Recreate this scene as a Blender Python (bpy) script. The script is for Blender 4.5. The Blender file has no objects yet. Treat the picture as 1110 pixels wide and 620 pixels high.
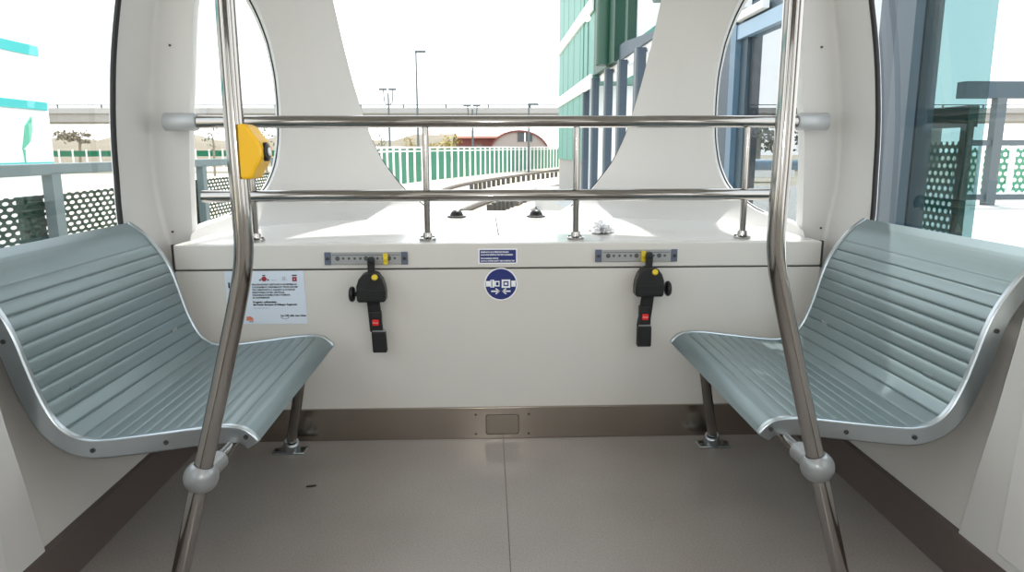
import bpy, math, random
from mathutils import Vector, Matrix
random.seed(7)
sc = bpy.context.scene
col = sc.collection

# ------------------------------------------------------------------ camera
F, PITCH, YAW, ROLL, CX, CZ = 776.95, .1861, .0336, -.0021, -.0557, 1.15

def cam_axes():
    cy, sy = math.cos(YAW), math.sin(YAW)
    f = Vector((sy, cy, 0)); rt = Vector((cy, -sy, 0)); up = Vector((0, 0, 1))
    f2 = f * math.cos(PITCH) - up * math.sin(PITCH)
    u2 = up * math.cos(PITCH) + f * math.sin(PITCH)
    c, s = math.cos(ROLL), math.sin(ROLL)
    return rt * c + u2 * s, u2 * c - rt * s, f2
RT, UP, FW = cam_axes()
EYE = Vector((CX, 0, CZ))

def ray(px, py):
    return FW * F + RT * (px - 555) - UP * (py - 310)

def at(px, py, ax, val):
    """point of the photograph's ray on a world plane (used to survey distances)"""
    d = ray(px, py); i = 'xyz'.index(ax)
    return EYE + d * ((val - EYE[i]) / d[i])

# --------------------------------------------------------------- materials
MATS = {}
def lin(c):
    return tuple(((v / 255) / 12.92 if v / 255 <= .04045 else ((v / 255 + .055) / 1.055) ** 2.4) for v in c)

def mat(name, rgb, rough=.5, metal=0., coat=0., noise=0., nscale=40., bump=0., spec=.5, emit=None):
    if name in MATS: return MATS[name]
    m = bpy.data.materials.new(name); m.use_nodes = True
    nt = m.node_tree; b = nt.nodes['Principled BSDF']
    c = lin(rgb)
    b.inputs['Base Color'].default_value = (*c, 1)
    b.inputs['Roughness'].default_value = rough
    b.inputs['Metallic'].default_value = metal
    b.inputs['Coat Weight'].default_value = coat
    b.inputs['Specular IOR Level'].default_value = spec
    tc = nt.nodes.new('ShaderNodeTexCoord')
    if noise or bump:
        n = nt.nodes.new('ShaderNodeTexNoise'); n.inputs['Scale'].default_value = nscale
        n.inputs['Detail'].default_value = 3
        nt.links.new(tc.outputs['Object'], n.inputs['Vector'])
        if noise:
            r = nt.nodes.new('ShaderNodeMix'); r.data_type = 'RGBA'
            r.inputs[6].default_value = (*[v * (1 - noise) for v in c], 1)
            r.inputs[7].default_value = (*[min(1, v * (1 + noise)) for v in c], 1)
            nt.links.new(n.outputs['Fac'], r.inputs[0]); nt.links.new(r.outputs[2], b.inputs['Base Color'])
        if bump:
            bp = nt.nodes.new('ShaderNodeBump'); bp.inputs['Strength'].default_value = bump
            bp.inputs['Distance'].default_value = .002
            nt.links.new(n.outputs['Fac'], bp.inputs['Height']); nt.links.new(bp.outputs['Normal'], b.inputs['Normal'])
    MATS[name] = m
    return m

def brushed(name, rgb, rough, axis, metal=1.0):
    """metal with fine scratches along one axis"""
    m = mat(name, rgb, rough, metal)
    nt = m.node_tree; b = nt.nodes['Principled BSDF']; tc = nt.nodes['Texture Coordinate']
    mp = nt.nodes.new('ShaderNodeMapping'); s = [260, 260, 260]; s[axis] = 6
    mp.inputs['Scale'].default_value = s
    n = nt.nodes.new('ShaderNodeTexNoise'); n.inputs['Scale'].default_value = 1
    nt.links.new(tc.outputs['Object'], mp.inputs['Vector']); nt.links.new(mp.outputs['Vector'], n.inputs['Vector'])
    r = nt.nodes.new('ShaderNodeMapRange'); r.inputs['To Min'].default_value = rough * .75; r.inputs['To Max'].default_value = rough * 1.3
    nt.links.new(n.outputs['Fac'], r.inputs['Value']); nt.links.new(r.outputs['Result'], b.inputs['Roughness'])
    return m

def glass(name, tint, refl=.06):
    m = bpy.data.materials.new(name); m.use_nodes = True; nt = m.node_tree
    nt.nodes.remove(nt.nodes['Principled BSDF']); out = nt.nodes['Material Output']
    t = nt.nodes.new('ShaderNodeBsdfTransparent'); t.inputs[0].default_value = (*tint, 1)
    g = nt.nodes.new('ShaderNodeBsdfGlossy'); g.inputs['Roughness'].default_value = .01
    lw = nt.nodes.new('ShaderNodeLayerWeight'); lw.inputs['Blend'].default_value = .25
    mr = nt.nodes.new('ShaderNodeMapRange'); mr.inputs['To Min'].default_value = refl * .4; mr.inputs['To Max'].default_value = refl * 5
    mx = nt.nodes.new('ShaderNodeMixShader')
    nt.links.new(lw.outputs['Fresnel'], mr.inputs['Value']); nt.links.new(mr.outputs['Result'], mx.inputs[0])
    nt.links.new(t.outputs[0], mx.inputs[1]); nt.links.new(g.outputs[0], mx.inputs[2]); nt.links.new(mx.outputs[0], out.inputs[0])
    return m

def perforated(name, rgb, ax_u, pu, pv, rad, skew=.5):
    """sheet with staggered oval holes"""
    m = mat(name, rgb, .6); nt = m.node_tree; b = nt.nodes['Principled BSDF']; tc = nt.nodes['Texture Coordinate']
    sp = nt.nodes.new('ShaderNodeSeparateXYZ'); nt.links.new(tc.outputs['Object'], sp.inputs[0])
    def M(op, a, bb=None):
        n = nt.nodes.new('ShaderNodeMath'); n.operation = op
        for i, v in enumerate((a, bb)):
            if v is None: continue
            if isinstance(v, (int, float)): n.inputs[i].default_value = v
            else: nt.links.new(v, n.inputs[i])
        return n.outputs[0]
    v = M('MULTIPLY', sp.outputs[2], 1 / pv); u = M('MULTIPLY', sp.outputs[ax_u], 1 / pu)
    row = M('FLOOR', v); u = M('ADD', u, M('MULTIPLY', row, skew))
    fu = M('SUBTRACT', M('FRACT', u), .5); fv = M('SUBTRACT', M('FRACT', v), .5)
    d = M('SQRT', M('ADD', M('MULTIPLY', fu, fu), M('MULTIPLY', fv, fv)))
    hole = M('LESS_THAN', d, rad)
    tr = nt.nodes.new('ShaderNodeBsdfTransparent'); mx = nt.nodes.new('ShaderNodeMixShader')
    nt.links.new(hole, mx.inputs[0]); nt.links.new(b.outputs[0], mx.inputs[1]); nt.links.new(tr.outputs[0], mx.inputs[2])
    nt.links.new(mx.outputs[0], nt.nodes['Material Output'].inputs[0])
    return m

WHITE = mat('white_panel', (211, 208, 202), .38, noise=.02, nscale=5)
WHITE2 = mat('white_pillar', (209, 208, 206), .34, noise=.02, nscale=5)
LEDGE = mat('white_ledge', (226, 225, 222), .16, coat=.3)
GAP = mat('dark_gap', (60, 60, 58), .7)
STEEL = brushed('brushed_steel', (160, 157, 153), .09, 2)
STEELX = brushed('brushed_steel_rail', (160, 157, 153), .10, 0)
STEELB = brushed('steel_baseboard', (156, 146, 136), .2, 0)
ALU = mat('silver_aluminium', (182, 190, 194), .28, 1.0)
CASTING = mat('grey_casting', (146, 149, 150), .3, .4)
SLAT = mat('blue_grey_slats', (126, 142, 145), .34, .45, noise=.05, nscale=3)
DARKBASE = mat('dark_baseboard', (92, 82, 78), .55)
BLACK = mat('black_plastic', (20, 20, 21), .38)
BLACKR = mat('black_rubber', (16, 17, 19), .6)
BLACKW = mat('black_webbing', (26, 26, 27), .8)
YELLOW = mat('yellow_plastic', (232, 180, 12), .42)
YELLOWP = mat('yellow_peg', (222, 196, 40), .4)
RED = mat('red_button', (225, 30, 32), .35)
NAVY = mat('navy_vinyl', (22, 40, 112), .45)
SIGNW = mat('white_vinyl', (240, 242, 245), .4)
PAPER = mat('pale_paper', (214, 224, 236), .5)
INK = mat('black_ink', (18, 18, 24), .7)
GREYINK = mat('grey_ink', (120, 128, 138), .7)
REDINK = mat('crest_red', (150, 40, 50), .6)
ORANGE = mat('orange_ink', (214, 130, 96), .6)
RAILP = mat('zinc_track', (158, 160, 160), .45, .3)
RAILC = mat('bluegrey_cap', (96, 104, 122), .45, .3)
SCREW = mat('dark_screw', (70, 70, 70), .4, .6)
PLATE = brushed('plate_steel', (150, 142, 132), .32, 0)
CLEARW = mat('crumpled_film', (235, 236, 238), .25, coat=.5)

def floor_mat():
    m = mat('speckled_vinyl', (134, 124, 116), .24)
    nt = m.node_tree; b = nt.nodes['Principled BSDF']; tc = nt.nodes['Texture Coordinate']
    n1 = nt.nodes.new('ShaderNodeTexNoise'); n1.inputs['Scale'].default_value = 190; n1.inputs['Detail'].default_value = 2
    n2 = nt.nodes.new('ShaderNodeTexNoise'); n2.inputs['Scale'].default_value = 2.2
    v = nt.nodes.new('ShaderNodeTexVoronoi'); v.inputs['Scale'].default_value = 55
    for n in (n1, n2, v): nt.links.new(tc.outputs['Object'], n.inputs['Vector'])
    r1 = nt.nodes.new('ShaderNodeValToRGB'); e = r1.color_ramp.elements
    c = lin((150, 143, 138)); e[0].position = .36; e[0].color = (*[x * .9 for x in c], 1); e[1].position = .64; e[1].color = (*[x * 1.07 for x in c], 1)
    nt.links.new(n1.outputs['Fac'], r1.inputs[0])
    r2 = nt.nodes.new('ShaderNodeMapRange'); r2.inputs['From Min'].default_value = .04; r2.inputs['From Max'].default_value = .09
    r2.inputs['To Min'].default_value = .62; r2.inputs['To Max'].default_value = 1
    nt.links.new(v.outputs['Distance'], r2.inputs['Value'])
    r3 = nt.nodes.new('ShaderNodeMapRange'); r3.inputs['To Min'].default_value = .86; r3.inputs['To Max'].default_value = 1.12
    nt.links.new(n2.outputs['Fac'], r3.inputs['Value'])
    mu = nt.nodes.new('ShaderNodeMath'); mu.operation = 'MULTIPLY'
    nt.links.new(r2.outputs[0], mu.inputs[0]); nt.links.new(r3.outputs[0], mu.inputs[1])
    mx = nt.nodes.new('ShaderNodeMix'); mx.data_type = 'RGBA'; mx.blend_type = 'MULTIPLY'; mx.inputs[0].default_value = 1
    nt.links.new(r1.outputs[0], mx.inputs[6]); nt.links.new(mu.outputs[0], mx.inputs[7])
    nt.links.new(mx.outputs[2], b.inputs['Base Color'])
    return m
FLOOR = floor_mat()
GLASS = glass('clear_glass', (.98, .99, .985), .018)
GLASSF = glass('windscreen_glass', (.97, .98, .98), .04)
TEAL = glass('teal_glass', (.41, .545, .557), .02)
PALEG = glass('pale_glass', (.60, .62, .63), .02)

# ------------------------------------------------------------ mesh builder
class MB:
    def __init__(s): s.v = []; s.f = []; s.sm = []
    def add(s, vs, fs, smooth=False):
        b = len(s.v); s.v += [tuple(v) for v in vs]
        s.f += [tuple(b + i for i in f) for f in fs]; s.sm += [smooth] * len(fs); return s
    def box(s, lo, hi, M=None):
        (a, b, c), (d, e, f) = lo, hi
        vs = [Vector(p) for p in ((a, b, c), (d, b, c), (d, e, c), (a, e, c), (a, b, f), (d, b, f), (d, e, f), (a, e, f))]
        if M: vs = [M @ v for v in vs]
        return s.add(vs, [(3, 2, 1, 0), (4, 5, 6, 7), (0, 1, 5, 4), (1, 2, 6, 5), (2, 3, 7, 6), (3, 0, 4, 7)])
    def prism(s, poly, axis, lo, hi, smooth=False):
        """2-D outline extruded along an axis ('y': poly is (x,z); 'x': (y,z); 'z': (x,y))"""
        def P(p, t): return {'y': (p[0], t, p[1]), 'x': (t, p[0], p[1]), 'z': (p[0], p[1], t)}[axis]
        n = len(poly); vs = [P(p, lo) for p in poly] + [P(p, hi) for p in poly]
        s.add(vs, [tuple(range(n)), tuple(range(2 * n - 1, n - 1, -1))])
        b = len(s.v) - 2 * n
        for i in range(n):
            j = (i + 1) % n; s.f.append((b + i, b + n + i, b + n + j, b + j)); s.sm.append(smooth)
        return s
    def tube(s, pts, r, n=14, cap=True):
        pts = [Vector(p) for p in pts]; rs = r if isinstance(r, (list, tuple)) else [r] * len(pts)
        t0 = (pts[1] - pts[0]).normalized(); u = t0.orthogonal().normalized(); vs = []
        for i, p in enumerate(pts):
            a = pts[max(0, i - 1)]; c = pts[min(len(pts) - 1, i + 1)]; t = (c - a).normalized()
            u = (u - t * u.dot(t)).normalized(); w = t.cross(u)
            for k in range(n):
                q = 2 * math.pi * k / n; vs.append(p + (u * math.cos(q) + w * math.sin(q)) * rs[i])
        fs = [(i * n + k, i * n + (k + 1) % n, (i + 1) * n + (k + 1) % n, (i + 1) * n + k) for i in range(len(pts) - 1) for k in range(n)]
        s.add(vs, fs, True)
        if cap:
            b = len(s.v) - len(vs)
            s.f += [tuple(b + k for k in range(n - 1, -1, -1)), tuple(b + (len(pts) - 1) * n + k for k in range(n))]; s.sm += [False, False]
        return s
    def lathe(s, prof, o, axis=(0, 0, 1), n=24):
        """prof: (radius, height) pairs around axis from o"""
        ax = Vector(axis).normalized(); u = ax.orthogonal().normalized(); w = ax.cross(u); o = Vector(o); vs = []
        for r, h in prof:
            for k in range(n):
                q = 2 * math.pi * k / n; vs.append(o + ax * h + (u * math.cos(q) + w * math.sin(q)) * max(r, 1e-5))
        fs = [(i * n + k, i * n + (k + 1) % n, (i + 1) * n + (k + 1) % n, (i + 1) * n + k) for i in range(len(prof) - 1) for k in range(n)]
        return s.add(vs, fs, True)
    def grid(s, rows, smooth=True, flip=False):
        n = len(rows[0]); vs = [p for r in rows for p in r]; fs = []
        for i in range(len(rows) - 1):
            for k in range(n - 1):
                q = (i * n + k, i * n + k + 1, (i + 1) * n + k + 1, (i + 1) * n + k)
                fs.append(q[::-1] if flip else q)
        return s.add(vs, fs, smooth)
    def slab(s, A, B, smooth=True):
        """closed solid between two equal grids of points"""
        s.grid(A, smooth, True); s.grid(B, smooth)
        def edge(a, b): s.grid([a, b], False)
        edge(A[0], B[0]); edge(B[-1], A[-1]); edge([r[0] for r in B], [r[0] for r in A]); edge([r[-1] for r in A], [r[-1] for r in B])
        return s
    def build(s, name, m, parent=None, bevel=0, origin=None, recalc=True):
        me = bpy.data.meshes.new(name)
        o3 = Vector(origin) if origin else Vector((0, 0, 0))
        me.from_pydata([Vector(v) - o3 for v in s.v], [], s.f); me.update()
        if recalc:
            import bmesh
            bm = bmesh.new(); bm.from_mesh(me); bmesh.ops.remove_doubles(bm, verts=bm.verts, dist=1e-6)
            bmesh.ops.recalc_face_normals(bm, faces=bm.faces); bm.to_mesh(me); bm.free()
            if len(me.polygons) == len(s.sm): me.polygons.foreach_set('use_smooth', s.sm)
        else: me.polygons.foreach_set('use_smooth', s.sm)
        me.materials.append(m)
        o = bpy.data.objects.new(name, me); col.objects.link(o)
        o.location = o3
        if parent:
            o.parent = parent; o.location = o3 - Vector(parent['_w']) if '_w' in parent else o3
        if any(s.sm) and hasattr(me, 'set_sharp_from_angle'): me.set_sharp_from_angle(angle=math.radians(38))
        if bevel:
            b = o.modifiers.new('bevel', 'BEVEL'); b.width = bevel; b.segments = 2; b.limit_method = 'ANGLE'; b.angle_limit = math.radians(35)
        return o

def tag(o, label, cat, group=None, kind=None):
    o['label'] = label; o['category'] = cat
    if group: o['group'] = group
    if kind: o['kind'] = kind
    return o
PENDING = []
def thing(name, loc, label, cat, group=None):
    o = bpy.data.objects.new(name, None); col.objects.link(o); o.location = loc; o.empty_display_size = .05
    tag(o, label, cat, group); o['_w'] = tuple(loc); PENDING.append(o); return o
def struct(o): o['kind'] = 'structure'; return o

def text(mb, s, size, x, z, y, align='LEFT', width=None, bold=0):
    cu = bpy.data.curves.new('t', 'FONT'); cu.body = s; cu.size = size; cu.align_x = align; cu.resolution_u = 2; cu.offset = bold
    ob = bpy.data.objects.new('t', cu); col.objects.link(ob)
    dg = bpy.context.evaluated_depsgraph_get(); ev = ob.evaluated_get(dg); me = ev.to_mesh()
    vs = [v.co.copy() for v in me.vertices]; fs = [tuple(p.vertices) for p in me.polygons]
    ev.to_mesh_clear(); bpy.data.objects.remove(ob); bpy.data.curves.remove(cu)
    k = 1
    if width and vs:
        k = width / (max(v.x for v in vs) - min(v.x for v in vs))
    mb.add([(x + v.x * k, y, z + v.y) for v in vs], fs)

def lerp(tab, t):
    if t <= tab[0][0]: return tab[0][1]
    for (a, b), (c, d) in zip(tab, tab[1:]):
        if t <= c: return b + (d - b) * (t - a) / (c - a)
    return tab[-1][1]
def smooth_poly(pts, it=2):
    pts = [Vector(p) for p in pts]
    for _ in range(it):
        q = [pts[0]]
        for a, b in zip(pts, pts[1:]): q += [a * .75 + b * .25, a * .25 + b * .75]
        pts = q + [pts[-1]]
    return pts

# ================================================================ CABIN
FY = 2.765                                     # front wall plane
WTAB = [(0, 1.21), (.135, 1.215), (.4, 1.28), (.7, 1.345), (.9, 1.378), (1.2, 1.388), (1.5, 1.37), (1.8, 1.32), (2.1, 1.22), (2.3, 1.08)]
PFY = 2.905                                    # pillar front face
CTAB = [(0, 1.215), (.135, 1.22), (.5, 1.29), (.78, 1.342), (1.06, 1.384), (1.35, 1.360), (1.68, 1.308), (2.1, 1.19), (2.3, 1.09)]
ITAB = [(.78, 1.246), (1.0, 1.239), (1.2, 1.229), (1.34, 1.212), (1.59, 1.181), (1.72, 1.169), (2.1, 1.07), (2.3, 1.0)]
GTAB = [(0, 2.60), (.85, 2.605), (1.0, 2.64), (1.2, 2.655), (1.35, 2.668), (1.70, 2.70), (2.3, 2.73)]   # where the side glass starts
def tabsmooth(t, z, h=.12):
    return sum(lerp(t, z + k * h) for k in (-1, -.5, 0, .5, 1)) / 5
W = lambda z: tabsmooth(WTAB, z, .1)
CO = lambda z: tabsmooth(CTAB, z, .1)
WI = lambda z: tabsmooth(ITAB, z, .1)
GY = lambda z: tabsmooth(GTAB, z, .1)

# ---- floor, ceiling
struct(MB().box((-1.4, -1.6, -.05), (1.4, 2.79, 0)).build('floor', FLOOR))
seam = struct(MB().box((-.0012, -1.5, 0), (.0012, 2.745, .0006)).build('trim_1', mat('seam', (84, 78, 74), .7)))
struct(MB().box((-1.15, -1.6, 2.28), (1.15, 3.0, 2.34)).build('ceiling', WHITE))

# ---- side walls (barrel shaped): below, above and between the windows
def side_wall(s, name):
    mb = MB()
    def patch(y0, y1, z0, z1, ny=2, nz=10, front=False):
        A = []; B = []
        for i in range(nz + 1):
            z = z0 + (z1 - z0) * i / nz; ra = []; rb = []
            for k in range(ny + 1):
                ye = GY(z) if y1 == 'g' else y1
                y = y0 + (ye - y0) * k / ny
                ra.append((s * W(z), y, z)); rb.append((s * (W(z) + .06), y, z))
            A.append(ra); B.append(rb)
        mb.slab(A, B)
    patch(-1.6, 'g', 0, .87, 4, 14)             # below the windows
    patch(-1.6, 'g', 2.02, 2.3, 4, 5)           # above
    patch(1.0, 1.3, .87, 2.02, 1, 14)           # door post
    patch(-1.6, -1.2, .87, 2.02, 1, 14)
    return struct(mb.build(name, WHITE))
side_wall(-1, 'wall_left'); side_wall(1, 'wall_right')

def pillar(s, name):
    """corner pillar: splayed jamb beside the side window, rounded corner, front face, return to the oval glass"""
    rowsA = []
    for i in range(41):
        z = .0 + 2.3 * i / 40
        g = Vector((W(z), GY(z))); c = Vector((CO(z), PFY)); w = Vector((WI(max(z, .8)), PFY + .012))
        path = [g + Vector((.02, .012)), g + Vector((.001, 0))]
        a = g + (c - g) * .93; d = c + (w - c).normalized() * .022
        for k in range(7):
            t = k / 6; path.append(a * (1 - t) ** 2 + c * 2 * t * (1 - t) + d * t * t)
        path += [c + (w - c) * .6, w, w + Vector((.004, .05)), w + Vector((.03, .13)), w + Vector((.10, .13))]
        rowsA.append([(s * p.x, p.y, z) for p in path])
    mb = MB().grid(rowsA, True)
    o = struct(mb.build(name, WHITE2, recalc=True))
    for z, x in ((1.55, 1.265), (.835, 1.318)):
        MB().lathe([(0, 0), (.0045, 0), (.0045, .004), (0, .005)], (s * x, PFY + .003, z), (0, -1, 0), 10).build('screw', SCREW, o)
    return o
pillar(-1, 'trim_2'); pillar(1, 'trim_3')

# ---- side windows: pane with black gasket
def side_window(s, name):
    A = []
    for i in range(15):
        z = .84 + 1.2 * i / 14
        A.append([(s * (W(z) + .035), y, z) for y in (1.28, 2.0, GY(z) + .02)])
    o = struct(MB().grid(A).build(name, GLASS))
    loop = [(s * (W(z) - .002), GY(z) - .005, z) for z in [.87 + 1.15 * i / 24 for i in range(25)]]
    loop = [(s * W(.875), y, .875) for y in (1.3, 1.8, 2.3, 2.52, 2.57)] + loop
    g = MB().tube(loop, .0095, 8).build('gasket', BLACKR, o)
    return o
side_window(-1, 'window_1'); side_window(1, 'window_2')

# door leaf glass further back on both sides, and the rear end
def back_half():
    for s, nm in ((-1, 'door_1'), (1, 'door_2')):
        mb = MB()
        for y0, y1 in ((-1.2, -1.08), (-.2, -.10), (-.095, .0), (.9, 1.0)):
            mb.slab([[(s * (W(z) - .004), y, z) for y in (y0, y1)] for z in [.0 + 2.05 * i / 16 for i in range(17)]], [[(s * (W(z) + .01), y, z) for y in (y0, y1)] for z in [.0 + 2.05 * i / 16 for i in range(17)]])
        d = struct(mb.build(nm, mat('door_grey', (74, 76, 78), .4)))
        for y in (-.0975, 1.02, -1.22):
            MB().tube([(s * (W(z) - .006), y, z) for z in [.02 + 2.0 * i / 16 for i in range(17)]], .022, 8).build('door_seal', BLACKR, d)
    for s, nm in ((-1, 'window_6'), (1, 'window_7')):
        A = [[(s * (W(z) + .03), y, z) for y in (-1.2, 1.0)] for z in [.87 + 1.15 * i / 10 for i in range(11)]]
        struct(MB().grid(A).build(nm, GLASS))
    mb = MB(); mb.box((-1.33, -1.66, 0), (1.33, -1.6, .8)); mb.box((-1.2, -1.66, 1.8), (1.2, -1.6, 2.34))
    for s in (-1, 1): mb.box((s * 1.1 if s > 0 else -1.42, -1.66, .8), (1.42 if s > 0 else -1.1, -1.6, 2.1))
    for s in (-1, 1): mb.prism([(s * .25, 2.1), (s * .75, 2.1), (s * .72, 1.2), (s * .85, .8), (s * .35, .8), (s * .45, 1.2)], 'y', -1.66, -1.6)
    struct(mb.build('wall_rear', WHITE))
    struct(MB().box((-1.1, -1.64, .8), (1.1, -1.63, 2.1)).build('window_8', GLASS))
back_half()

# ---- door jamb covers, low on both sides in front of the seats
def jamb(s, name):
    mb = MB()
    poly = [(1.742, .118), (1.70, .33), (1.66, .50), (1.622, .69), (1.595, .84), (.85, .84), (.85, .118)]
    mb.prism(poly, 'x', s * 1.207, s * 1.335)
    o = struct(mb.build(name, mat('jamb_white', (206, 205, 202), .4), bevel=.004))
    MB().prism([(1.58, .17), (1.56, .5), (1.54, .84), (.86, .84), (.86, .17)], 'x', s * 1.194, s * 1.2075).build('cover_panel', WHITE2, o, bevel=.004)
    return o
jamb(-1, 'trim_4'); jamb(1, 'trim_5')

# ---- baseboards
for s, nm in ((-1, 'baseboard_left'), (1, 'baseboard_right')):
    struct(MB().box((min(s * 1.2, s * 1.23), -1.55, 0), (max(s * 1.2, s * 1.23), FY - .005, .135)).build(nm, DARKBASE, bevel=.003))
bbf = struct(MB().box((-1.2, FY - .012, 0), (1.2, FY + .1, .133)).build('baseboard_front', STEELB, bevel=.002))

# ---- front wall: lower panel, dark joint, upper strip
wf = struct(MB().box((-1.262, FY, .12), (1.262, PFY + .02, .697)).build('wall_front', WHITE, bevel=.004))
MB().box((-1.266, FY + .006, .69), (1.266, FY + .03, .71)).build('joint', GAP, wf)
strip = MB().box((-1.258, FY - .006, .703), (1.258, PFY + .02, .799))
struct(strip.build('trim_6', WHITE, bevel=.005))
mbj = MB()
for s in (-1, 1): mbj.box((min(s * 1.259, s * 1.268), FY, .695), (max(s * 1.259, s * 1.268), FY + .02, .80))
struct(mbj.build('trim_7', GAP))

# ---- nose shell: plan superellipse that leans back with height
ATAB = [(.75, 1.262), (1.0, 1.256), (1.2, 1.246), (1.34, 1.229), (1.59, 1.199), (1.72, 1.187), (2.1, 1.09), (2.4, 1.01)]
NP, Y0 = 2.5, 2.86
def shell_ab(z, flare):
    a = tabsmooth(ATAB, z, .1); b = .83 - .16 * (z - .85)
    if flare:
        e = math.exp(-max(z - .80, 0) / .075); b -= .30 * e; a -= .03 * e
    return a, b
def shell_f(p, flare, off=0):
    a, b = shell_ab(p.z, flare); a += off; b += off
    return (abs(p.x) / a) ** NP + (max(p.y - Y0, 0) / b) ** NP - 1
def shell_hit(px, py, flare=True):
    d = ray(px, py).normalized(); lo, hi = 2.4, 6.0
    for _ in range(60):
        m = (lo + hi) / 2
        if shell_f(EYE + d * m, flare) < 0: lo = m
        else: hi = m
    return EYE + d * lo
def shell_n(p, flare=True):
    a, b = shell_ab(p.z, flare)
    return Vector((math.copysign((abs(p.x) / a) ** (NP - 1) / a, p.x), (max(p.y - Y0, 0) / b) ** (NP - 1) / b, 0)).normalized()
def shell_xz(x, z, flare=False, off=0):
    a, b = shell_ab(z, flare); a += off; b += off
    q = min(abs(x) / a, 1)
    return Vector((x, Y0 + b * (1 - q ** NP) ** (1 / NP), z))

# ledge over the nose
def ledge_z(y): return .797 + .052 * (y - FY)
rows = []; rowsb = []
NX = 48
for k in range(NX + 1):
    x = -1.236 + 2.472 * k / NX
    ye = shell_xz(x, .84, False, .03).y if abs(x) < 1.255 else PFY + .1
    ye = max(ye, PFY + .08)
    r = [(x, FY - .004 + (ye - FY) * j / 12, ledge_z(FY + (ye - FY) * j / 12)) for j in range(13)]
    rows.append(r); rowsb.append([(a, b, c - .03) for a, b, c in r])
ledge = struct(MB().slab(rows, rowsb).build('trim_8', LEDGE))
ls = MB(); y0, y1 = 2.96, 3.58
ls.add([(-.014, y0, ledge_z(y0) + .0008), (-.009, y0, ledge_z(y0) + .0008), (-.017, y1, ledge_z(y1) + .0008), (-.022, y1, ledge_z(y1) + .0008)], [(0, 1, 2, 3)])
ls.build('joint', GAP, ledge)

# curved ribs either side of the windscreen
LEFT = [(262, 206), (254, 207), (248, 209), (242, 229), (236, 251), (222, 272), (206, 290), (192, 297), (176, 302), (150, 305), (111, 304), (80, 301), (46, 294), (20, 285), (0, 276), (-25, 262), (-50, 246), (-75, 228), (-100, 207), (-125, 190), (-160, 180)]
RIGHT = [(262, 520), (248, 490), (236, 474), (229, 464), (218, 452), (205, 437), (190, 426), (177, 416), (160, 407), (144, 400), (126, 394), (90, 383), (52, 373), (0, 361), (-60, 347), (-110, 336), (-160, 326)]
def tabpx(t, y):
    t = sorted(t); return sum(lerp(t, y + k) for k in (-6, -3, 0, 3, 6)) / 5
ys = [262 - 4 * i for i in range(24)] + [166 - 10 * i for i in range(1, 33)]
NCOL = 16
ribA = []; ribB = []
for y in ys:
    l, r = tabpx(LEFT, y), tabpx(RIGHT, y); ra = []; rb = []
    for k in range(NCOL + 1):
        t = k / NCOL; p = shell_hit(l + (r - l) * t, y)
        n = shell_n(p)
        crown = -.032 * (1 - abs(2 * t - 1) ** 1.3)
        q = p + n * (crown if y < 215 else crown * max(0, (262 - y) / 47))
        ra.append(q)
        back = shell_xz(max(-shell_ab(p.z, False)[0], min(shell_ab(p.z, False)[0], p.x)), p.z, False)
        nb = shell_n(back, False) if p.y > FY + .1 else n
        rb.append(back + nb * .065 if True else p + n * .065)
    ribA.append(ra); ribB.append(rb)
def rib(s, name):
    A = [[(s * -p.x, p.y, p.z) for p in r] for r in ribA]; B = [[(s * -p.x, p.y, p.z) for p in r] for r in ribB]
    o = struct(MB().slab(A, B).build(name, WHITE2))
    for c in (0, -1):
        pts = [(s * -(a[c].x + b[c].x * 1) / 2, (a[c].y + b[c].y) / 2, (a[c].z + b[c].z) / 2) for a, b in zip(ribA, ribB) if a[c].z > .865 and a[c].y > 3.0]
        MB().tube(pts, .0048, 6).build('gasket', BLACKR, o)
    return o
rib(-1, 'trim_9'); rib(1, 'trim_10')

# header ring closing the nose above the windows, unseen rim lowered against sun
A = []; B = []
for z in (1.975, 2.05, 2.12, 2.2, 2.28, 2.34):
    ra = []; rb = []
    for k in range(41):
        x = (-.99 + 1.98 * k / 40) * (1 + .1 * (2.3 - min(z, 2.3))); p = shell_xz(x, min(z, 2.3)); ra.append((p.x, p.y, z)); q = shell_xz(x, min(z, 2.3), False, .06); rb.append((q.x, q.y, z))
    A.append(ra); B.append(rb)
struct(MB().slab(A, B).build('trim_11', WHITE2))
struct(MB().box((-1.0, 2.9, 2.3), (1.0, 3.55, 2.35)).build('trim_12', WHITE2))

# nose glazing: windscreen and the two oval side panes
def pane(x0, x1, name, n=16):
    A = []
    for i in range(17):
        z = .82 + 1.4 * i / 16; r = []
        for k in range(n + 1):
            am = shell_ab(z, False)[0] + .044
            x = max(-am, min(am, x0 + (x1 - x0) * k / n)); r.append(shell_xz(x, z, False, .045))
        A.append(r)
    return struct(MB().grid(A).build(name, GLASSF))
pane(-.62, .62, 'window_3'); pane(-1.25, -.62, 'window_4', 30); pane(.62, 1.25, 'window_5', 30)

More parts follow.
